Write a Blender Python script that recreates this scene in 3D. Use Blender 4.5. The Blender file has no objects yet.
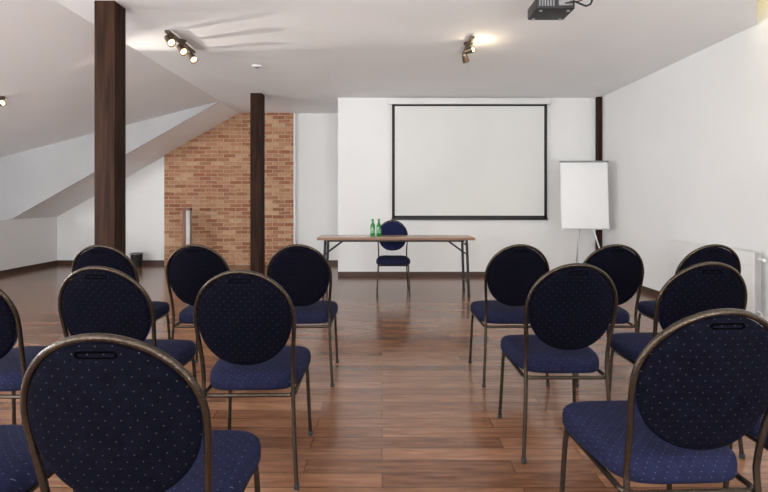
import bpy, bmesh, math, random
from mathutils import Vector, Matrix
random.seed(4)
PI = math.pi
scene = bpy.context.scene
C = scene.collection
try:
    scene.view_settings.view_transform = 'Standard'
    scene.view_settings.look = 'None'
except Exception:
    pass

# ---------------------------------------------------------------- constants
H = 2.86          # flat ceiling height
XR = 3.5          # right wall
YB = 7.54         # main back wall
YG = 8.9          # recessed gable wall
XC = -2.69        # crease between flat and sloped ceiling
XK = -6.15        # knee wall
ZK = 0.9          # knee wall height
XD = -7.4         # outer dormer wall
YF = -3.0         # wall behind the viewer
XN = -0.706       # left end of main back wall
YD = 7.8          # far cheek of dormer
def zd(x): return H - 0.255 * (XC - x)

# ---------------------------------------------------------------- materials
def new_mat(name):
    m = bpy.data.materials.new(name); m.use_nodes = True
    nt = m.node_tree
    b = nt.nodes['Principled BSDF']
    return m, nt, b

def N(nt, typ, **kw):
    n = nt.nodes.new(typ)
    for k, v in kw.items(): setattr(n, k, v)
    return n

def mat(name, col, rough=0.5, metal=0.0, var=0.08, scale=8.0, bump=0.0, bscale=60.0, emit=None, estr=0.0, trans=0.0, coat=0.0, spec=0.5):
    m, nt, b = new_mat(name)
    b.inputs['Specular IOR Level'].default_value = spec
    tc = N(nt, 'ShaderNodeTexCoord')
    no = N(nt, 'ShaderNodeTexNoise'); no.inputs['Scale'].default_value = scale; no.inputs['Detail'].default_value = 4
    nt.links.new(tc.outputs['Object'], no.inputs['Vector'])
    cr = N(nt, 'ShaderNodeValToRGB')
    cr.color_ramp.elements[0].position = 0.3; cr.color_ramp.elements[1].position = 0.7
    cr.color_ramp.elements[0].color = (*[c * (1 - var) for c in col], 1)
    cr.color_ramp.elements[1].color = (*[min(1, c * (1 + var)) for c in col], 1)
    nt.links.new(no.outputs['Fac'], cr.inputs['Fac'])
    nt.links.new(cr.outputs['Color'], b.inputs['Base Color'])
    b.inputs['Roughness'].default_value = rough
    b.inputs['Metallic'].default_value = metal
    b.inputs['Transmission Weight'].default_value = trans
    b.inputs['Coat Weight'].default_value = coat
    if emit:
        b.inputs['Emission Color'].default_value = (*emit, 1); b.inputs['Emission Strength'].default_value = estr
    if bump > 0:
        n2 = N(nt, 'ShaderNodeTexNoise'); n2.inputs['Scale'].default_value = bscale; n2.inputs['Detail'].default_value = 3
        nt.links.new(tc.outputs['Object'], n2.inputs['Vector'])
        bp = N(nt, 'ShaderNodeBump'); bp.inputs['Strength'].default_value = bump; bp.inputs['Distance'].default_value = 0.01
        nt.links.new(n2.outputs['Fac'], bp.inputs['Height'])
        nt.links.new(bp.outputs['Normal'], b.inputs['Normal'])
    return m

def math_node(nt, op, a, b=None):
    n = N(nt, 'ShaderNodeMath', operation=op)
    for i, v in enumerate((a, b)):
        if v is None: continue
        if isinstance(v, (int, float)): n.inputs[i].default_value = v
        else: nt.links.new(v, n.inputs[i])
    return n.outputs[0]

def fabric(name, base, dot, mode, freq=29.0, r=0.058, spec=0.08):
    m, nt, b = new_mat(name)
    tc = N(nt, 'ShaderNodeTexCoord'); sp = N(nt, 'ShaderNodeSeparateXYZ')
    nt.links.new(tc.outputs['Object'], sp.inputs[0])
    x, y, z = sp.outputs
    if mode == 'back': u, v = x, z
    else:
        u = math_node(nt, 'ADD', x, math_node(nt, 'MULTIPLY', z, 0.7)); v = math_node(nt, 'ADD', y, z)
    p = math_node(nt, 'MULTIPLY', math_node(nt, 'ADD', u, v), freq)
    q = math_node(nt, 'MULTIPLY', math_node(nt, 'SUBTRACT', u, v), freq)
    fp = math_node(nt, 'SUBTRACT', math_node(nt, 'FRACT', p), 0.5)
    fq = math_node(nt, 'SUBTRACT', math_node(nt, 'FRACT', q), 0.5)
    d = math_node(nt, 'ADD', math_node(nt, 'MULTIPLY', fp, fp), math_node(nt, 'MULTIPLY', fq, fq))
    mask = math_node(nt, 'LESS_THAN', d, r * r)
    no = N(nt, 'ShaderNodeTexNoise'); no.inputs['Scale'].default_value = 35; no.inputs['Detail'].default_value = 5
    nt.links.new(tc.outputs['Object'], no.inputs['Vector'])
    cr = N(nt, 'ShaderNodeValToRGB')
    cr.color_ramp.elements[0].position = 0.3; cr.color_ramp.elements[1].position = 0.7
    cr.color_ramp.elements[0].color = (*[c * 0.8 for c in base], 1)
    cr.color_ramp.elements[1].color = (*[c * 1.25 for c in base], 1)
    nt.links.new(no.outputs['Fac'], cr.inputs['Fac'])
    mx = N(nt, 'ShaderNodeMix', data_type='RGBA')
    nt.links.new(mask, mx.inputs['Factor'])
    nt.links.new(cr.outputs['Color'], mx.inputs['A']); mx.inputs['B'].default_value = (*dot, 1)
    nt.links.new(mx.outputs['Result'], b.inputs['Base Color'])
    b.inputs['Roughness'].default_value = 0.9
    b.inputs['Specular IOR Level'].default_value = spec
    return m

def wood_grain(name, c1, c2, axis='z', rough=0.6, sc=9.0, spec=0.5):
    m, nt, b = new_mat(name)
    tc = N(nt, 'ShaderNodeTexCoord'); mp = N(nt, 'ShaderNodeMapping')
    s = {'x': (0.6, sc, sc), 'y': (sc, 0.6, sc), 'z': (sc, sc, 0.6)}[axis]
    mp.inputs['Scale'].default_value = s
    nt.links.new(tc.outputs['Object'], mp.inputs['Vector'])
    no = N(nt, 'ShaderNodeTexNoise'); no.inputs['Scale'].default_value = 3; no.inputs['Detail'].default_value = 7; no.inputs['Distortion'].default_value = 0.6
    nt.links.new(mp.outputs['Vector'], no.inputs['Vector'])
    cr = N(nt, 'ShaderNodeValToRGB')
    cr.color_ramp.elements[0].position = 0.32; cr.color_ramp.elements[1].position = 0.68
    cr.color_ramp.elements[0].color = (*c1, 1); cr.color_ramp.elements[1].color = (*c2, 1)
    nt.links.new(no.outputs['Fac'], cr.inputs['Fac'])
    nt.links.new(cr.outputs['Color'], b.inputs['Base Color'])
    bp = N(nt, 'ShaderNodeBump'); bp.inputs['Strength'].default_value = 0.2; bp.inputs['Distance'].default_value = 0.01
    nt.links.new(no.outputs['Fac'], bp.inputs['Height']); nt.links.new(bp.outputs['Normal'], b.inputs['Normal'])
    b.inputs['Roughness'].default_value = rough
    b.inputs['Specular IOR Level'].default_value = spec
    return m

def floor_mat():
    m, nt, b = new_mat('laminate_floor')
    tc = N(nt, 'ShaderNodeTexCoord')
    br = N(nt, 'ShaderNodeTexBrick'); br.offset = 0.37; br.offset_frequency = 2; br.squash = 1.0
    br.inputs['Color1'].default_value = (0, 0, 0, 1); br.inputs['Color2'].default_value = (1, 1, 1, 1)
    br.inputs['Mortar'].default_value = (0.5, 0.5, 0.5, 1)
    br.inputs['Scale'].default_value = 1.0; br.inputs['Mortar Size'].default_value = 0.0016
    br.inputs['Brick Width'].default_value = 0.95; br.inputs['Row Height'].default_value = 0.105
    nt.links.new(tc.outputs['Object'], br.inputs['Vector'])
    mp = N(nt, 'ShaderNodeMapping'); mp.inputs['Scale'].default_value = (2.4, 18, 1)
    # shift the grain from plank to plank
    addv = N(nt, 'ShaderNodeVectorMath', operation='MULTIPLY_ADD')
    nt.links.new(br.outputs['Color'], addv.inputs[0]); addv.inputs[1].default_value = (7, 3, 0)
    nt.links.new(tc.outputs['Object'], addv.inputs[2])
    nt.links.new(addv.outputs[0], mp.inputs['Vector'])
    no = N(nt, 'ShaderNodeTexNoise'); no.inputs['Scale'].default_value = 2.0; no.inputs['Detail'].default_value = 6; no.inputs['Roughness'].default_value = 0.5; no.inputs['Distortion'].default_value = 0.3
    nt.links.new(mp.outputs['Vector'], no.inputs['Vector'])
    f = math_node(nt, 'ADD', math_node(nt, 'MULTIPLY', no.outputs['Fac'], 0.54), math_node(nt, 'MULTIPLY', br.outputs['Color'], 0.25))
    cr = N(nt, 'ShaderNodeValToRGB'); e = cr.color_ramp.elements
    e[0].position = 0.16; e[0].color = (0.082, 0.035, 0.0185, 1)
    e[1].position = 0.68; e[1].color = (0.36, 0.190, 0.110, 1)
    k = e.new(0.40); k.color = (0.200, 0.092, 0.050, 1)
    nt.links.new(f, cr.inputs['Fac'])
    mx = N(nt, 'ShaderNodeMix', data_type='RGBA')
    nt.links.new(br.outputs['Fac'], mx.inputs['Factor']); nt.links.new(cr.outputs['Color'], mx.inputs['A'])
    mx.inputs['B'].default_value = (0.065, 0.028, 0.015, 1)
    nt.links.new(mx.outputs['Result'], b.inputs['Base Color'])
    b.inputs['Roughness'].default_value = 0.18
    b.inputs['Specular IOR Level'].default_value = 0.68
    bp = N(nt, 'ShaderNodeBump'); bp.inputs['Strength'].default_value = 0.02; bp.inputs['Distance'].default_value = 0.004
    nt.links.new(no.outputs['Fac'], bp.inputs['Height']); nt.links.new(bp.outputs['Normal'], b.inputs['Normal'])
    return m

def brick_mat():
    m, nt, b = new_mat('old_brick')
    tc = N(nt, 'ShaderNodeTexCoord'); sp = N(nt, 'ShaderNodeSeparateXYZ'); cb = N(nt, 'ShaderNodeCombineXYZ')
    nw = N(nt, 'ShaderNodeTexNoise'); nw.inputs['Scale'].default_value = 5; nw.inputs['Detail'].default_value = 2
    nt.links.new(tc.outputs['Object'], nw.inputs['Vector'])
    wob = math_node(nt, 'MULTIPLY', math_node(nt, 'SUBTRACT', nw.outputs['Fac'], 0.5), 0.03)
    nt.links.new(tc.outputs['Object'], sp.inputs[0])
    nt.links.new(math_node(nt, 'ADD', sp.outputs[0], sp.outputs[1]), cb.inputs[0]); nt.links.new(math_node(nt, 'ADD', sp.outputs[2], wob), cb.inputs[1])
    br = N(nt, 'ShaderNodeTexBrick'); br.offset = 0.5
    br.inputs['Color1'].default_value = (0.0, 0.0, 0.0, 1); br.inputs['Color2'].default_value = (1, 1, 1, 1)
    br.inputs['Mortar'].default_value = (0.5, 0.5, 0.5, 1)
    br.inputs['Scale'].default_value = 1.0; br.inputs['Mortar Size'].default_value = 0.007; br.inputs['Mortar Smooth'].default_value = 0.3
    br.inputs['Brick Width'].default_value = 0.23; br.inputs['Row Height'].default_value = 0.072
    nt.links.new(cb.outputs[0], br.inputs['Vector'])
    cr = N(nt, 'ShaderNodeValToRGB'); e = cr.color_ramp.elements
    e[0].position = 0.0; e[0].color = (0.270, 0.108, 0.056, 1)
    e[1].position = 1.0; e[1].color = (0.53, 0.34, 0.205, 1)
    for p, c in ((0.3, (0.345, 0.155, 0.083)), (0.6, (0.405, 0.208, 0.114)), (0.8, (0.455, 0.262, 0.150))):
        k = e.new(p); k.color = (*c, 1)
    no = N(nt, 'ShaderNodeTexNoise'); no.inputs['Scale'].default_value = 22; no.inputs['Detail'].default_value = 6
    nt.links.new(tc.outputs['Object'], no.inputs['Vector'])
    n3 = N(nt, 'ShaderNodeTexNoise'); n3.inputs['Scale'].default_value = 1.6; n3.inputs['Detail'].default_value = 3
    nt.links.new(tc.outputs['Object'], n3.inputs['Vector'])
    f = math_node(nt, 'ADD', br.outputs['Color'], math_node(nt, 'MULTIPLY', math_node(nt, 'SUBTRACT', no.outputs['Fac'], 0.5), 0.9))
    f = math_node(nt, 'ADD', f, math_node(nt, 'MULTIPLY', math_node(nt, 'SUBTRACT', n3.outputs['Fac'], 0.5), 0.4))
    nt.links.new(f, cr.inputs['Fac'])
    mx = N(nt, 'ShaderNodeMix', data_type='RGBA')
    nt.links.new(br.outputs['Fac'], mx.inputs['Factor']); nt.links.new(cr.outputs['Color'], mx.inputs['A']); mx.inputs['B'].default_value = (0.49, 0.38, 0.29, 1)
    nt.links.new(mx.outputs['Result'], b.inputs['Base Color'])
    b.inputs['Roughness'].default_value = 0.95
    b.inputs['Specular IOR Level'].default_value = 0.2
    hgt = math_node(nt, 'SUBTRACT', math_node(nt, 'MULTIPLY', no.outputs['Fac'], 0.5), br.outputs['Fac'])
    bp = N(nt, 'ShaderNodeBump'); bp.inputs['Strength'].default_value = 0.9; bp.inputs['Distance'].default_value = 0.012
    nt.links.new(hgt, bp.inputs['Height']); nt.links.new(bp.outputs['Normal'], b.inputs['Normal'])
    return m

M = {}
M['wall'] = mat('white_plaster', (0.762, 0.766, 0.758), 0.8, var=0.02, scale=1.2, bump=0.05, bscale=90)
M['ceil'] = mat('ceiling_paint', (0.825, 0.828, 0.833), 0.85, var=0.012, scale=2)
M['slope'] = mat('slope_paint', (0.84, 0.840, 0.845), 0.85, var=0.015, scale=2)
M['slope_lit'] = mat('gable_slope_lit_paint', (0.93, 0.93, 0.932), 0.85, var=0.01, scale=2)  # light put into the colour: brightened because little reaches the far slope
M['cheek'] = mat('cheek_shaded_paint', (0.385, 0.383, 0.387), 0.85, var=0.06, scale=1.2)  # shade put into the colour: darkened against the dormer light
M['cream'] = mat('cream_paint', (0.80, 0.74, 0.52), 0.8, var=0.02)
M['floor'] = floor_mat()
M['brick'] = brick_mat()
M['post'] = wood_grain('dark_timber', (0.009, 0.0038, 0.0024), (0.044, 0.019, 0.0105), 'z', 0.75, 14, 0.15)
M['base'] = wood_grain('dark_baseboard', (0.03, 0.014, 0.009), (0.07, 0.033, 0.02), 'x', 0.45)
M['bronze'] = mat('hammered_bronze_metal', (0.050, 0.038, 0.028), 0.22, 0.85, var=0.25, scale=120, bump=0.2, bscale=220)
M['rubber'] = mat('black_rubber', (0.012, 0.012, 0.012), 0.7)
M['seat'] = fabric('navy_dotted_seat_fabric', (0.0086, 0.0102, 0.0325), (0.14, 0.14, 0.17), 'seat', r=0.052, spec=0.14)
M['front'] = fabric('navy_dotted_lit_fabric', (0.0115, 0.0155, 0.056), (0.14, 0.14, 0.18), 'back', r=0.052)  # same fabric as the seat, light on its front put into the colour
M['back'] = fabric('navy_dotted_shaded_fabric', (0.0026, 0.0027, 0.0063), (0.065, 0.056, 0.05), 'back', spec=0.03, r=0.054)  # same fabric again, shade on the chair backs put into the colour
M['slot'] = mat('matt_black_slot', (0.001, 0.001, 0.001), 1.0, spec=0.0)
M['plastic'] = mat('black_plastic', (0.012, 0.012, 0.014), 0.45)
M['tabletop'] = wood_grain('beech_table_top', (0.38, 0.24, 0.15), (0.50, 0.34, 0.22), 'x', 0.2)
M['edge'] = mat('table_edge_band', (0.22, 0.12, 0.075), 0.5)
M['steel'] = mat('dark_grey_steel', (0.018, 0.018, 0.021), 0.5, 0.3)
M['chrome'] = mat('satin_metal', (0.5, 0.5, 0.5), 0.35, 0.8)
M['screen'] = mat('matte_screen_cloth', (0.69, 0.70, 0.68), 0.9, var=0.012, scale=1.5)
M['black'] = mat('black_border', (0.010, 0.010, 0.012), 0.7)
M['whitemetal'] = mat('white_enamel', (0.72, 0.725, 0.715), 0.45, var=0.02)
M['paper'] = mat('white_paper', (0.80, 0.81, 0.81), 0.9, var=0.01)
M['grey'] = mat('grey_plastic', (0.22, 0.22, 0.23), 0.45)
M['lightgrey'] = mat('light_grey_aluminium', (0.45, 0.45, 0.46), 0.4, 0.3)
M['silver'] = mat('silver_painted_metal', (0.40, 0.37, 0.34), 0.5, 0.2)
M['glassgreen'] = mat('green_bottle_glass', (0.008, 0.24, 0.045), 0.08, trans=0.25, var=0.1)
M['label'] = mat('pale_green_label', (0.16, 0.38, 0.2), 0.7)
M['bulb'] = mat('lit_bulb', (1, 0.85, 0.6), 0.4, emit=(1.0, 0.80, 0.48), estr=5)
M['lamp'] = mat('bronze_lamp_metal', (0.16, 0.12, 0.085), 0.35, 0.8)
M['lens'] = mat('lens_glass', (0.02, 0.02, 0.035), 0.05, coat=1.0)
M['postred'] = wood_grain('reddish_wood', (0.10, 0.035, 0.02), (0.20, 0.08, 0.045), 'z', 0.5)
M['glass'] = mat('window_glass', (0.75, 0.82, 0.9), 0.05)

# ---------------------------------------------------------------- mesh helpers
class MB:
    def __init__(s): s.bm = bmesh.new()
    def box(s, x0, x1, y0, y1, z0, z1, bev=0.0, seg=2):
        t = bmesh.new(); bmesh.ops.create_cube(t, size=1)
        for v in t.verts:
            v.co = Vector(((x0 + x1) / 2 + v.co.x * (x1 - x0), (y0 + y1) / 2 + v.co.y * (y1 - y0), (z0 + z1) / 2 + v.co.z * (z1 - z0)))
        if bev > 0: bmesh.ops.bevel(t, geom=list(t.edges), offset=bev, segments=seg, affect='EDGES', profile=0.6)
        s.merge(t); return s
    def merge(s, t, mtx=None):
        if mtx: bmesh.ops.transform(t, matrix=mtx, verts=t.verts)
        me = bpy.data.meshes.new('tmp'); t.to_mesh(me); t.free()
        s.bm.from_mesh(me); bpy.data.meshes.remove(me)
    def prism(s, poly, lo, hi, axis='y'):
        def P(a, b, h): return {'y': (a, h, b), 'z': (a, b, h), 'x': (h, a, b)}[axis]
        A = [s.bm.verts.new(P(a, b, lo)) for a, b in poly]; B = [s.bm.verts.new(P(a, b, hi)) for a, b in poly]
        n = len(poly)
        s.bm.faces.new(A); s.bm.faces.new(B[::-1])
        for i in range(n): s.bm.faces.new((A[i], B[i], B[(i + 1) % n], A[(i + 1) % n]))
        return s
    def tube(s, pts, r, n=10, closed=False, caps=True):
        pts = [Vector(p) for p in pts]; L = len(pts); rings = []
        rs = r if isinstance(r, (list, tuple)) else [r] * L
        up = None
        for i, p in enumerate(pts):
            if closed: t = (pts[(i + 1) % L] - pts[i - 1])
            else: t = pts[min(i + 1, L - 1)] - pts[max(i - 1, 0)]
            t.normalize()
            if up is None:
                a = Vector((0, 0, 1)) if abs(t.z) < 0.9 else Vector((1, 0, 0))
                up = (a - t * a.dot(t)).normalized()
            else: up = (up - t * up.dot(t)).normalized()
            sd = t.cross(up)
            rings.append([s.bm.verts.new(p + (up * math.cos(2 * PI * k / n) + sd * math.sin(2 * PI * k / n)) * rs[i]) for k in range(n)])
        m = L if closed else L - 1
        for i in range(m):
            a, b = rings[i], rings[(i + 1) % L]
            for k in range(n): s.bm.faces.new((a[k], a[(k + 1) % n], b[(k + 1) % n], b[k]))
        if not closed and caps:
            s.bm.faces.new(rings[0][::-1]); s.bm.faces.new(rings[-1])
        return s
    def rings(s, rings):   # list of vertex-position rings; a ring of one closes to a point
        vs = [[s.bm.verts.new(p) for p in r] for r in rings]
        for a, b in zip(vs, vs[1:]):
            if len(a) == 1:
                for k in range(len(b)): s.bm.faces.new((a[0], b[k], b[(k + 1) % len(b)]))
            elif len(b) == 1:
                for k in range(len(a)): s.bm.faces.new((a[k], b[0], a[(k + 1) % len(a)]))
            else:
                n = len(a)
                for k in range(n): s.bm.faces.new((a[k], b[k], b[(k + 1) % n], a[(k + 1) % n]))
        return s
    def lathe(s, prof, n=24, c=(0, 0, 0)):
        R = []
        for r, z in prof:
            if r <= 1e-6: R.append([Vector((c[0], c[1], c[2] + z))])
            else: R.append([Vector((c[0] + r * math.cos(2 * PI * k / n), c[1] + r * math.sin(2 * PI * k / n), c[2] + z)) for k in range(n)])
        return s.rings(R)
    def build(s, name, m, parent=None, loc=None, rot=None, angle=35):
        bmesh.ops.recalc_face_normals(s.bm, faces=s.bm.faces)
        me = bpy.data.meshes.new(name); s.bm.to_mesh(me); s.bm.free()
        me.materials.append(m)
        for p in me.polygons: p.use_smooth = True
        try: me.set_sharp_from_angle(angle=math.radians(angle))
        except Exception: pass
        o = bpy.data.objects.new(name, me); C.objects.link(o)
        if parent: o.parent = parent
        if loc: o.location = loc
        if rot: o.rotation_euler = rot
        return o

def tag(o, label, cat, group=None):
    o['label'] = label; o['category'] = cat
    if group: o['group'] = group
    return o
def thing(name, label, cat, loc=(0, 0, 0), rz=0.0, group=None):
    o = bpy.data.objects.new(name, None); o.empty_display_size = 0.1; C.objects.link(o)
    o.location = loc; o.rotation_euler = (0, 0, rz)
    return tag(o, label, cat, group)
def struct(name, mb, m):
    o = mb.build(name, m); o['kind'] = 'structure'; return o
def copy_tree(o, parent=None):
    c = o.copy(); C.objects.link(c); c.parent = parent
    for ch in list(o.children): copy_tree(ch, c)
    return c

# ---------------------------------------------------------------- room shell
struct('floor', MB().box(XD, XR + 0.12, YF, YG + 0.12, -0.1, 0), M['floor'])
# flat ceiling with a diagonal roof-light well by the right wall
struct('ceiling', MB().prism([(XC, YF), (XR, YF), (XR, 3.2), (2.55, 3.2), (XR, 4.39), (XR, YG + 0.1), (XC, YG + 0.1)], H, H + 0.06, 'z'), M['ceil'])
struct('trim_1', MB().prism([(2.55, 3.2), (XR, 4.39), (XR, 4.47), (2.5, 3.21)], H + 0.055, 3.6, 'z').prism([(2.5, 3.12), (XR, 3.12), (XR, 3.2), (2.5, 3.2)], H + 0.055, 3.6, 'z').box(2.45, XR, 3.1, 4.5, 3.6, 3.66), M['cream'])
struct('wall_right', MB().box(XR, XR + 0.12, YF, YG + 0.1, 0, 3.66), M['wall'])
struct('wall_back', MB().box(XN, XR, YB, YB + 0.12, 0, H), M['wall'])
struct('wall_return', MB().box(XN, XN + 0.12, YB + 0.12, YG, 0, H), M['wall'])
struct('wall_recess', MB().prism([(XN + 0.1, 0), (XK, 0), (XK, ZK), (XC, H), (XN + 0.1, H)], YG, YG + 0.1, 'y'), M['wall'])
struct('wall_brick', MB().prism([(-4.10, 0), (-1.665, 0), (-1.665, H), (XC, H), (-4.10, H - (XC + 4.10) * (H - ZK) / (XC - XK))], YG - 0.05, YG, 'y'), M['brick'])
struct('trim_2', MB().box(-1.665, -1.63, YG - 0.055, YG, 0, H), M['wall'])
struct('ceiling_slope', MB().prism([(XC, H), (XK, ZK), (XK - 0.1, ZK), (XC, H + 0.1)], YD + 0.02, YG + 0.1, 'y'), M['slope_lit'])
struct('ceiling_dormer', MB().prism([(XC, H), (XD, zd(XD)), (XD, zd(XD) + 0.08), (XC, H + 0.08)], YF, YD, 'y'), M['slope'])
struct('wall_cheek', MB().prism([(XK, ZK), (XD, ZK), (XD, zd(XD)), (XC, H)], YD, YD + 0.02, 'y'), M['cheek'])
struct('wall_left', MB().box(XK - 0.1, XK, YF, YG, 0, ZK), M['wall'])
struct('wall_sill', MB().box(XD, XK - 0.1, YF, YD, ZK - 0.06, ZK), M['wall'])
struct('wall_dormer', MB().box(XD - 0.1, XD, YF, YD, ZK - 0.1, zd(XD) + 0.1), M['wall'])
struct('wall_front', MB().box(XD, XR, YF - 0.12, YF, 0, 3.0), M['wall'])
# windows (behind the viewer and in the dormer)
def window_front(n, x, zt=2.5):
    mb = MB()
    for a in (-0.85, 0.0, 0.85): mb.box(x + a - 0.04, x + a + 0.04, YF, YF + 0.06, 0.9, zt)
    mb.box(x - 0.89, x + 0.89, YF, YF + 0.06, zt - 0.08, zt).box(x - 0.89, x + 0.89, YF, YF + 0.06, 0.9, 0.98)
    f = struct('window_%d' % n, mb, M['whitemetal'])
    MB().box(x - 0.84, x + 0.84, YF + 0.005, YF + 0.015, 0.95, zt - 0.05).build('pane', M['glass'], f)
window_front(1, -1.6); window_front(2, 1.4); window_front(6, -4.6, 1.95)  # the last window is added, only to brighten the left floor
WY = (-0.8, 1.4, 3.6)
for i, y in enumerate(WY):
    mb = MB(); z0, z1 = ZK + 0.02, zd(XD) - 0.06
    for a in (-0.45, 0.45): mb.box(XD, XD + 0.05, y + a - 0.03, y + a + 0.03, z0, z1)
    mb.box(XD, XD + 0.05, y - 0.48, y + 0.48, z0, z0 + 0.05).box(XD, XD + 0.05, y - 0.48, y + 0.48, z1 - 0.05, z1)
    f = struct('window_%d' % (3 + i), mb, M['whitemetal'])
    MB().box(XD + 0.005, XD + 0.015, y - 0.45, y + 0.45, z0, z1).build('pane', M['glass'], f)
# baseboards
struct('baseboard_back', MB().box(XN, XR, YB - 0.015, YB, 0, 0.07), M['base'])
struct('baseboard_recess', MB().box(XK, -4.10, YG - 0.015, YG, 0, 0.08).box(-1.63, XN, YG - 0.015, YG, 0, 0.08), M['base'])
struct('baseboard_left', MB().box(XK, XK + 0.015, YF, YG - 0.015, 0, 0.08), M['base'])
struct('baseboard_right', MB().box(XR - 0.015, XR, YF, YB - 0.015, 0, 0.07), M['base'])

# ---------------------------------------------------------------- timber posts
def post(x0, x1, y0, y1, label):
    mb = MB().box(x0, x1, y0, y1, 0, H, 0.008, 2)
    o = mb.build('timber_post', M['post'])
    return tag(o, label, 'post', 'dark timber posts')
post(-2.365, -2.195, 3.86, 4.03, 'thick dark brown timber post nearest, rising behind the left chairs to the ceiling')
post(-2.02, -1.84, 7.2, 7.38, 'dark brown timber post standing in front of the brick wall')
post(XR - 0.085, XR - 0.005, YB - 0.09, YB - 0.017, 'thin dark timber post in the corner behind the flip chart')

# ---------------------------------------------------------------- banquet chair
TX = 0.2035; TR = 0.0092
def cy(z):
    if z >= 0.45: return -0.19 - 0.11 * ((z - 0.45) / 0.485) ** 1.15
    return -0.19 - 0.035 * (1 - z / 0.45)
def bend(x): return -0.025 * (1 - min(1, (x / TX) ** 2))
def tx(z):       # half width of the frame: follows the oval down, then runs straight into the leg
    if z >= 0.725: return TX
    t = min(1, (0.725 - z) / 0.22)
    return TX - 0.013 * t * t * (3 - 2 * t)
def make_chair():
    t = thing('banquet_chair', '', 'chair')
    # back frame: up one side, over the oval, down the other
    side = []
    for k in range(12): z = 0.43 + (0.725 - 0.43) * k / 12; side.append((tx(z), cy(z), z))
    pts = [(-x, y, z) for x, y, z in side]
    for k in range(33):
        a = PI - PI * k / 32; x = TX * math.cos(a); z = 0.725 + 0.207 * math.sin(a)
        pts.append((x, cy(z) + bend(x), z))
    pts += side[::-1]
    MB().tube(pts, TR, 12).build('back_frame', M['bronze'], t)
    # backrest pad
    n = 64; A = 0.1948
    def ring(s, d):
        out = []
        for k in range(n):
            a = 2 * PI * k / n; c, sn = math.cos(a), math.sin(a)
            if sn < 0: e = 0.92; c = math.copysign(abs(c) ** e, c); sn = -abs(sn) ** e
            x = A * s * c
            z = 0.724 + (0.1985 if sn > 0 else 0.199) * s * sn
            out.append(Vector((x, cy(z) + bend(x) + d, z)))
        return out
    def pad(prof):
        return [[Vector((0, cy(0.724) + bend(0) + d, 0.724))] if s == 0 else ring(s, d) for s, d in prof]
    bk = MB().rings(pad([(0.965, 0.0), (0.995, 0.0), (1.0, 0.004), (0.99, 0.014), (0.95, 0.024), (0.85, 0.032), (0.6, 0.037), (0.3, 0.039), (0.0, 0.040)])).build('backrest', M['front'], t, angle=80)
    MB().rings(pad([(0.0, -0.016), (0.3, -0.0158), (0.6, -0.015), (0.85, -0.0125), (0.95, -0.009), (0.99, -0.004), (0.995, 0.001)])).build('rear_cover_shaded', M['back'], bk, angle=80)  # rear half of the pad, its shade painted by the darker fabric
    # grip slot near the top of the back
    sl = []
    for k in range(28):
        a = 2 * PI * k / 28; x = 0.034 * (1 if math.cos(a) > 0 else -1) + 0.009 * math.cos(a); z = 0.895 + 0.0065 * math.sin(a)
        sl.append((x, cy(z) + bend(x) - 0.0125, z))
    MB().tube(sl, 0.0022, 8, closed=True).build('grip_slot', M['slot'], bk)
    # seat
    n = 60
    def sring(s, z):
        out = []
        for k in range(n):
            a = 2 * PI * k / n; c, q = math.cos(a), math.sin(a); e = 2 / 4.6
            x = math.copysign(abs(c) ** e, c); y = math.copysign(abs(q) ** e, q)
            wx = 0.213 + 0.017 * y
            out.append(Vector((x * wx * s, 0.037 + y * 0.213 * s, z)))
        return out
    prof = [(0, .392), (.9, .392), (.975, .396), (1.0, .408), (1.0, .435), (.985, .452), (.94, .464), (.82, .472), (.5, .477), (0, .479)]
    MB().rings([[Vector((0, 0.037, z))] if s == 0 else sring(s, z) for s, z in prof]).build('seat', M['seat'], t, angle=80)
    # seat frame under the cushion
    fr = []
    for (cx, cyy, a0) in ((0.160, 0.185, 0), (-0.160, 0.185, 90), (-0.160, -0.155, 180), (0.160, -0.155, 270)):
        for k in range(5):
            a = math.radians(a0 + 90 * k / 4); fr.append((cx + 0.035 * math.cos(a), cyy + 0.035 * math.sin(a), 0.3828))
    MB().tube(fr, TR, 8, closed=True).build('seat_frame', M['bronze'], t)
    foot = [(0, 0), (0.011, 0), (0.0122, 0.004), (0.0122, 0.020), (0.0102, 0.024), (0, 0.024)]
    for s in (-1, 1):
        lg = MB().tube([(s * tx(0.43), cy(0.43), 0.43), (s * 0.1915, cy(0.36), 0.36), (s * 0.200, cy(0.18), 0.18), (s * 0.211, cy(0.012), 0.012)], TR, 12).build('leg', M['bronze'], t)
        MB().lathe(foot, 14, (s * 0.211, cy(0.01), 0)).build('rubber_foot', M['rubber'], lg)
    for s in (-1, 1):
        lg = MB().tube([(s * 0.193, 0.195, 0.384), (s * 0.196, 0.205, 0.33), (s * 0.202, 0.214, 0.18), (s * 0.209, 0.226, 0.012)], TR, 12).build('leg', M['bronze'], t)
        MB().lathe(foot, 14, (s * 0.209, 0.2265, 0)).build('rubber_foot', M['rubber'], lg)
    return t

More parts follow.
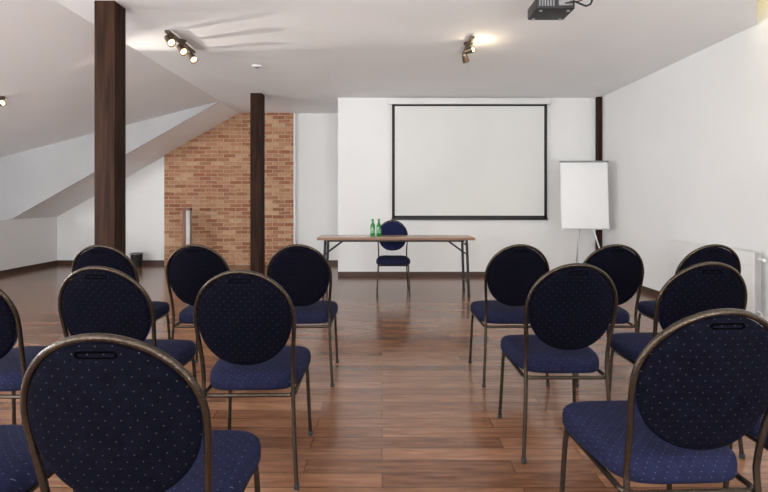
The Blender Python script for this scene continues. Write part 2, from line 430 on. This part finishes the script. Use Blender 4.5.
chair0 = make_chair(); used = []
def chair(x, yback, rz, label, group):
    if not used: c = chair0; used.append(1)
    else: c = copy_tree(chair0)
    a = math.radians(rz)
    # rotate about the top of the back so that the back stays where it stands
    c.location = (x - 0.315 * math.sin(a), yback + 0.315 * math.cos(a), 0); c.rotation_euler = (0, 0, a)
    c['label'] = label; c['category'] = 'chair'; c['group'] = group
    return c
GL = 'navy dotted round-back chairs left of the aisle'; GR = 'navy dotted round-back chairs right of the aisle'
chair(-0.600, 0.995, 0, 'navy dotted round-back chair nearest on the left, its whole back large at the bottom', GL)
chair(-1.21, 1.03, 0, 'navy dotted chair in the bottom left corner with only its seat edge in view', GL)
chair(-0.570, 1.89, 1.0, 'navy dotted round-back chair beside the aisle in the middle row on the left', GL)
chair(-1.212, 2.0, -1, 'navy dotted round-back chair in the middle row between the aisle chair and the cut-off one', GL)
chair(-1.71, 1.88, -2, 'navy dotted round-back chair cut off by the left edge in the middle row', GL)
chair(-0.535, 2.98, 1, 'navy dotted round-back chair beside the aisle in the far row on the left', GL)
chair(-1.19, 2.98, -1, 'navy dotted round-back chair in the far row in front of the brick wall', GL)
chair(-1.775, 2.95, 0, 'navy dotted round-back chair in front of the thick near timber post', GL)
chair(0.890, 1.22, 2, 'navy dotted round-back chair nearest on the right, its back large at the bottom right', GR)
chair(1.50, 1.24, 0, 'navy dotted chair cut off by the right edge beside the nearest right chair', GR)
chair(0.868, 2.09, 0, 'navy dotted round-back chair beside the aisle in the middle row on the right', GR)
chair(1.49, 2.13, 0, 'navy dotted round-back chair in the middle row on the right, standing near the radiator', GR)
chair(0.877, 2.98, 1, 'navy dotted round-back chair beside the aisle in the far row on the right', GR)
chair(1.485, 2.98, 0, 'navy dotted round-back chair in the far row in front of the flip chart', GR)
chair(2.11, 2.98, 0, 'navy dotted round-back chair in the far row closest to the right wall', GR)
pc = chair(0.145, 6.12, 0, 'navy round-back chair facing the rows from behind the long table', 'speaker seat')
pc.location = (0.145, 6.22, 0); pc.rotation_euler = (0, 0, PI)
del pc['group']

# ---------------------------------------------------------------- folding table
TY0, TY1, TXa, TXb, TZ = 5.93, 6.385, -0.823, 1.178, 0.745
tb = thing('folding_table', 'long folding table with light brown top and dark steel legs', 'table', ((TXa + TXb) / 2, (TY0 + TY1) / 2, 0))
hw, hd = (TXb - TXa) / 2, (TY1 - TY0) / 2
top = MB().box(-hw + 0.006, hw - 0.006, -hd + 0.006, hd - 0.006, TZ - 0.032, TZ, 0.003).build('tabletop', M['tabletop'], tb)
MB().box(-hw, hw, -hd, -hd + 0.008, TZ - 0.034, TZ - 0.002, 0.003).box(-hw, hw, hd - 0.008, hd, TZ - 0.034, TZ - 0.002, 0.003)\
    .box(-hw, -hw + 0.008, -hd, hd, TZ - 0.034, TZ - 0.002, 0.003).box(hw - 0.008, hw, -hd, hd, TZ - 0.034, TZ - 0.002, 0.003).build('edge_band', M['edge'], top)
for s in (-1, 1):
    xl = s * (hw - 0.10)
    for q in (-1, 1):
        lg = MB().tube([(xl, q * (hd - 0.06), TZ - 0.033), (xl + s * 0.012, q * (hd - 0.05), 0.4), (xl + s * 0.025, q * (hd - 0.04), 0.012)], 0.0175, 12).build('leg', M['steel'], tb)
        MB().lathe([(0, 0), (0.020, 0), (0.021, 0.02), (0, 0.02)], 14, (xl + s * 0.025, q * (hd - 0.04), 0)).build('foot_cap', M['rubber'], lg)
        MB().tube([(xl - s * 0.24, q * (hd - 0.07), TZ - 0.04), (xl + s * 0.005, q * (hd - 0.058), TZ - 0.22)], 0.009, 8).build('brace', M['steel'], tb)
    MB().tube([(xl + s * 0.02, -hd + 0.045, 0.16), (xl + s * 0.02, hd - 0.045, 0.16)], 0.011, 10).build('crossbar', M['steel'], tb)
    MB().tube([(xl + s * 0.003, -hd + 0.06, TZ - 0.1), (xl + s * 0.003, hd - 0.06, TZ - 0.1)], 0.011, 10).build('crossbar', M['steel'], tb)
for a, b in ((-hd + 0.09, -hd + 0.115), (hd - 0.115, hd - 0.09)):
    MB().box(-hw + 0.12, hw - 0.12, a, b, TZ - 0.062, TZ - 0.032).build('under_rail', M['steel'], tb)

# bottles
def bottle(x, y, label):
    t = thing('water_bottle', label, 'bottle', (x, y, TZ), 0, 'green bottles on the long table')
    MB().lathe([(0, 0), (.026, 0), (.030, .005), (.031, .02), (.031, .115), (.028, .138), (.019, .165), (.0135, .185), (.013, .205), (0, .205)], 24).build('bottle_body', M['glassgreen'], t)
    MB().lathe([(.0313, .04), (.0317, .042), (.0317, .098), (.0313, .10)], 24).build('label_band', M['label'], t)
    MB().lathe([(0, .203), (.0145, .203), (.0150, .207), (.0145, .224), (.012, .227), (0, .227)], 18).build('cap', M['glassgreen'], t)
    return t
bottle(-0.122, 6.17, 'green glass water bottle standing left on the long table')
bottle(-0.042, 6.17, 'green glass water bottle standing nearer the chair on the long table')

# ---------------------------------------------------------------- projection screen on the back wall
def at(px, py, Y): return ((px - 382) / 470 * Y, 1.22 - (py - 200) / 470 * Y)
Ys = YB - 0.05
x0, z1 = at(392, 104, Ys); x1, z0 = at(547, 220, Ys)
sc = thing('projection_screen', 'large white projection screen with black border hung on the back wall', 'screen', ((x0 + x1) / 2, YB - 0.004, z0))
w = (x1 - x0) / 2; h = z1 - z0
MB().box(-w, w, -0.046, -0.042, 0, h).build('screen_cloth', M['screen'], sc)
MB().box(-w, -w + 0.045, -0.049, -0.0455, 0.03, h).box(w - 0.045, w, -0.049, -0.0455, 0.03, h).box(-w, w, -0.049, -0.0455, h - 0.035, h).box(-w, w, -0.049, -0.0455, 0.03, 0.07).build('border', M['black'], sc)
MB().box(-w - 0.01, w + 0.01, -0.058, -0.036, 0, 0.03, 0.006).build('bottom_bar', M['plastic'], sc)
MB().box(-w - 0.05, w + 0.05, -0.085, 0, h - 0.005, h + 0.075, 0.012).build('casing', M['whitemetal'], sc)

# ---------------------------------------------------------------- flip chart
fx, fy = 2.985, 6.9
fc = thing('flip_chart_easel', 'flip chart easel with metal legs in the right corner', 'easel', (fx, fy, 0), math.radians(-2))
tilt = lambda z: 0.06 * (z - 0.8)
def tb_box(x0, x1, z0, z1, d0, d1):
    mb = MB().box(x0, x1, d0, d1, z0, z1, 0.003)
    for v in mb.bm.verts: v.co.y += tilt(v.co.z)
    return mb
tb_box(-0.345, 0.345, 0.80, 1.79, 0, 0.02).build('board', M['whitemetal'], fc)
tb_box(-0.35, 0.35, 1.776, 1.80, -0.035, 0.024).build('clamp_bar', M['grey'], fc)
MB().box(-0.335, 0.335, -0.05, 0.0, 0.787, 0.80, 0.004).build('pen_tray', M['lightgrey'], fc)
for s in (-1, 1):
    MB().tube([(s * 0.347, 0.012 + tilt(0.8), 0.80), (s * 0.347, 0.012 + tilt(1.77), 1.77)], 0.005, 8).build('side_rail', M['lightgrey'], fc)
for p, q in (((-0.07, 0.05, 1.0), (-0.17, -0.16, 0.012)), ((0.07, 0.05, 1.0), (0.30, -0.16, 0.012)), ((0, 0.06, 1.5), (0.02, 0.45, 0.012))):
    lg = MB().tube([p, q], 0.011, 10).build('leg', M['chrome'], fc)
    MB().lathe([(0, 0), (.015, 0), (.016, .025), (0, .03)], 12, (q[0], q[1], 0)).build('rubber_foot', M['rubber'], lg)
MB().tube([(0, 0.036, 0.85), (0, 0.095, 1.76)], 0.014, 10).build('spine', M['chrome'], fc)
MB().tube([(-0.07, 0.05, 1.0), (0.07, 0.05, 1.0)], 0.014, 10).build('leg_hinge', M['chrome'], fc)
pd = tb_box(-0.335, 0.335, 0.804, 1.774, -0.016, -0.001).build('paper_pad', M['paper'], None, (fx, fy, 0), (0, 0, math.radians(-2)))
tag(pd, 'blank white paper pad clamped on the flip chart easel', 'paper pad')

# ---------------------------------------------------------------- radiator on the right wall
rd = thing('radiator', 'white panel radiator mounted low on the right wall', 'radiator', (XR - 0.003, 4.93, 0.14))
L = 0.65
mb = MB(); mb.box(-0.110, -0.098, -L, L, 0.0, 0.60, 0.004)
for zz in (0.12, 0.24, 0.36, 0.48): mb.box(-0.1120, -0.105, -L + 0.02, L - 0.02, zz - 0.003, zz + 0.003, 0.001, 1)
mb.build('front_panel', M['whitemetal'], rd)
MB().box(-0.055, -0.043, -L, L, 0.0, 0.60, 0.004).build('rear_panel', M['whitemetal'], rd)
mb = MB(); mb.box(-0.110, -0.103, -L, L, 0.598, 0.608).box(-0.050, -0.043, -L, L, 0.598, 0.608)
k = -L
while k < L: mb.box(-0.106, -0.047, k, k + 0.014, 0.600, 0.606); k += 0.026
mb.build('top_grille', M['whitemetal'], rd)
for s in (-1, 1): MB().box(-0.105, -0.048, s * L - 0.004, s * L + 0.002, 0.03, 0.590, 0.002).build('end_panel', M['lightgrey'], rd)
for s in (-1, 1): MB().box(-0.045, 0, s * 0.45 - 0.02, s * 0.45 + 0.02, 0.1, 0.5, 0.002).build('wall_bracket', M['whitemetal'], rd)
MB().tube([(-0.075, -L, 0.06), (-0.075, -L - 0.04, 0.06), (-0.075, -L - 0.045, 0.0), (-0.075, -L - 0.045, -0.139)], 0.008, 10).build('pipe', M['whitemetal'], rd)
MB().tube([(-0.075, -L, 0.54), (-0.075, -L - 0.02, 0.54), (-0.075, -L - 0.022, 0.54), (-0.075, -L - 0.075, 0.54)], [0.010, 0.010, 0.017, 0.015], 16).build('thermostat_valve', M['whitemetal'], rd)

# ---------------------------------------------------------------- projector
pj = thing('projector', 'black projector hanging from the ceiling on a short pole', 'projector', (1.255, 3.50, 2.598))
MB().box(-0.140, 0.140, -0.11, 0.11, 0.0, 0.088, 0.016, 3).build('body', M['plastic'], pj)
mb = MB()
for i in range(6): mb.box(-0.122 + i * 0.02, -0.112 + i * 0.02, -0.113, -0.108, 0.022, 0.070)
mb.build('vent_grille', M['grey'], pj)
MB().box(0.02, 0.120, -0.114, -0.108, 0.026, 0.064, 0.002).build('socket_panel', M['grey'], pj)
MB().tube([(0.06, 0.105, 0.046), (0.06, 0.135, 0.046)], 0.033, 20).build('lens_barrel', M['lens'], pj)
for a, b in ((-0.1, -0.08), (0.1, -0.08), (-0.1, 0.08), (0.1, 0.08)): MB().lathe([(0, -0.006), (.012, -0.006), (.014, 0.002), (0, 0.002)], 12, (a, b, 0)).build('foot', M['grey'], pj)
MB().box(-0.09, 0.09, -0.08, 0.08, 0.086, 0.108, 0.003).tube([(0, 0, 0.105), (0, 0, 0.26)], 0.022, 16).lathe([(0, .248), (.06, .248), (.06, .2618), (0, .2618)], 20).build('ceiling_mount', M['steel'], pj)
cb = MB().tube([(1.355, 3.383, 2.645), (1.375, 3.34, 2.630), (1.41, 3.325, 2.605), (1.445, 3.325, 2.592), (1.48, 3.335, 2.610), (1.51, 3.36, 2.67), (1.505, 3.39, 2.77), (1.47, 3.41, 2.862)], 0.007, 8)\
    .tube([(1.32, 3.385, 2.640), (1.35, 3.36, 2.632), (1.42, 3.36, 2.645), (1.465, 3.38, 2.675), (1.48, 3.40, 2.73), (1.475, 3.43, 2.862)], 0.005, 8).build('projector_cable', M['plastic'])
tag(cb, 'black cables looping from the projector to the ceiling', 'cable')

# ---------------------------------------------------------------- ceiling spot lights
def align(d):
    return Vector((0, 0, 1)).rotation_difference(Vector(d).normalized()).to_matrix().to_4x4()
def head(parent, y, d, drop=0.085, k=1.0):
    p = Vector((0, y, -drop))
    S = Matrix.Scale(k, 4)
    b = MB(); t = MB().lathe([(0, -.05), (.018, -.05), (.026, -.04), (.030, -.01), (.036, .045), (.038, .055), (.032, .055), (.028, .03), (0, .03)], 20)
    b.merge(t.bm, Matrix.Translation(p) @ align(d) @ S)
    hd_ = b.build('spot_head', M['lamp'], parent)
    b = MB(); t = MB().lathe([(0, .032), (.026, .032), (.028, .042), (.018, .052), (0, .054)], 18)
    b.merge(t.bm, Matrix.Translation(p) @ align(d) @ S)
    b.build('bulb', M['bulb'], hd_)
    MB().tube([(0, y, -0.02), (0, y, -0.05), p + Vector((0, 0, 0.02))], 0.007, 8).build('swivel_arm', M['lamp'], hd_)
def track(loc, ys, dirs, label, L, k=1.0):
    t = thing('track_light', label, 'ceiling light', loc, 0, 'ceiling track lights')
    MB().box(-0.022, 0.022, -L, L, -0.038, -0.010, 0.004).build('bar', M['lamp'], t)
    MB().lathe([(0, 0), (.05, 0), (.05, -.012), (.04, -.022), (0, -.022)], 24).build('ceiling_plate', M['lamp'], t)
    for y, d in zip(ys, dirs): head(t, y, d, 0.09, k)
    return t
t1 = track((-2.06, 4.82, H), (-0.27, 0.0, 0.27), ((0.6, -0.45, -0.65), (0.65, -0.4, -0.65), (0.6, -0.45, -0.68)), 'bronze ceiling track light with three lit spots in a row above the left chairs', 0.32, 1.15)
t2 = track((0.90, 4.90, H), (-0.02, 0.2), ((0.72, -0.58, 0.10), (0.3, 0.5, -0.75)), 'bronze ceiling track light with two spots, glowing on the ceiling near the screen', 0.23)
# single spot on the dormer slope at the left edge: its beam rakes the flat ceiling
SX, SY = -4.44, 5.46
ss = thing('spot_light', 'small lit spot light on the sloped ceiling at the far left edge', 'ceiling light', (SX, SY, zd(SX)))
head(ss, 0, (0.9, -0.28, 0.16), 0.075)
MB().lathe([(0, 0.012), (.05, 0.012), (.05, -.014), (.04, -.024), (0, -.024)], 24).build('ceiling_plate', M['lamp'], ss)

# smoke detector
sd = thing('smoke_detector', 'small round pale smoke detector on the flat ceiling', 'smoke detector', (-1.53, 5.75, H))
MB().lathe([(0, 0), (.06, 0), (.06, -.008), (.052, -.016), (0, -.018)], 28).build('housing', M['ceil'], sd)
MB().lathe([(0, -.017), (.025, -.017), (.025, -.022), (.02, -.025), (0, -.025)], 20).build('sensor', M['grey'], sd)

# ---------------------------------------------------------------- things by the brick wall
wb = thing('waste_bin', 'small black waste bin on the floor left of the brick wall', 'bin', (-4.50, 8.62, 0))
MB().lathe([(0, 0), (.085, 0), (.09, .01), (.103, .225), (.106, .237), (.110, .237), (.110, .245), (.100, .245), (.096, .225), (.083, .015), (0, .015)], 28).build('bin_body', M['plastic'], wb)
MB().lathe([(.105, .230), (.114, .232), (.114, .247), (.103, .249)], 28).build('rim', M['grey'], wb)
sp_ = thing('upright_stand', 'slim silver upright stand with dark wooden side standing before the brick wall', 'stand', (-3.50, 8.45, 0))
MB().box(-0.07, -0.01, -0.05, 0.05, 0.02, 1.08, 0.006).build('wood_upright', M['postred'], sp_)
MB().box(-0.009, 0.065, -0.045, 0.045, 0.02, 1.03, 0.004).build('pale_strip', M['silver'], sp_)
MB().box(-0.009, 0.070, -0.05, 0.05, 1.03, 1.08, 0.006).build('top_cap', M['postred'], sp_)
MB().box(-0.13, 0.13, -0.13, 0.13, 0, 0.022, 0.004).build('foot_plate', M['steel'], sp_)

# ---------------------------------------------------------------- lights
def area(name, loc, rot, sx, sy, power, col):
    l = bpy.data.lights.new(name, 'AREA'); l.shape = 'RECTANGLE'; l.size = sx; l.size_y = sy; l.energy = power; l.color = col
    o = bpy.data.objects.new(name, l); C.objects.link(o); o.location = loc; o.rotation_euler = rot
    return o
R = math.radians
for i, y in enumerate(WY):
    area('daylight_dormer', (XD + 0.08, y, 1.28), (0, R(-90), 0), 0.55, 0.8, 98, (0.96, 0.98, 1.0))
area('daylight_window_a', (-1.6, YF + 0.1, 1.75), (R(90), 0, 0), 1.6, 1.5, 82, (1.0, 0.99, 0.985))
area('daylight_window_b', (1.4, YF + 0.1, 1.75), (R(90), 0, 0), 1.6, 1.5, 68, (1.0, 0.99, 0.985))
area('added_window_fill', (-4.6, YF + 0.1, 1.45), (R(78), 0, 0), 1.6, 0.9, 120, (0.99, 0.99, 1.0))  # added fill at the extra window, lights the left of the room
# added fill lights without lamps, behind the viewer, to brighten the ceiling
area('ceiling_fill_a', (-3.2, -1.4, 0.5), (R(170), 0, 0), 0.6, 0.6, 160, (0.995, 0.99, 0.985))
area('ceiling_fill_b', (1.6, -1.4, 0.5), (R(170), 0, 0), 0.6, 0.6, 165, (0.995, 0.99, 0.985))
def point(name, loc, e, col, r=0.03):
    l = bpy.data.lights.new(name, 'POINT'); l.energy = e; l.color = col; l.shadow_soft_size = r
    o = bpy.data.objects.new(name, l); C.objects.link(o); o.location = loc
point('spot_glow', (1.00, 4.82, H - 0.14), 2.8, (1.0, 0.82, 0.56), 0.025)
point('well_glow', (3.2, 3.6, 3.3), 8, (1.0, 0.88, 0.6), 0.1)
def spot(name, loc, d, e, size=70, r=0.03, blend=0.6):
    l = bpy.data.lights.new(name, 'SPOT'); l.energy = e; l.color = (1.0, 0.90, 0.78); l.spot_size = R(size); l.spot_blend = blend; l.shadow_soft_size = r
    o = bpy.data.objects.new(name, l); C.objects.link(o); o.location = loc
    o.rotation_euler = Vector(d).to_track_quat('-Z', 'Y').to_euler()
spot('spot_beam_a', (-1.98, 4.70, H - 0.15), (0.6, -0.45, -0.65), 30)
spot('spot_beam_b', (1.0, 5.2, H - 0.17), (0.3, 0.5, -0.75), 30)
dv = Vector((0.9, -0.28, 0.16)).normalized()
spot('spot_beam_c', Vector((SX, SY, zd(SX) - 0.075)) + dv * 0.07, (2.38, -0.62, 0.36), 520, 21, 0.008, 0.8)

wd = bpy.data.worlds.new('World'); scene.world = wd; wd.use_nodes = True
bg = wd.node_tree.nodes['Background']
sky = wd.node_tree.nodes.new('ShaderNodeTexSky'); sky.sky_type = 'PREETHAM'
wd.node_tree.links.new(sky.outputs['Color'], bg.inputs['Color']); bg.inputs['Strength'].default_value = 0.4

# ---------------------------------------------------------------- camera
cam = bpy.data.cameras.new('Camera'); co = bpy.data.objects.new('Camera', cam); C.objects.link(co)
co.location = (0, 0, 1.22); co.rotation_euler = (R(90), 0, 0)
cam.sensor_width = 36; cam.lens = 36 * 470 / 768
cam.shift_y = -46 / 768; cam.shift_x = 2 / 768
cam.clip_start = 0.02
scene.camera = co
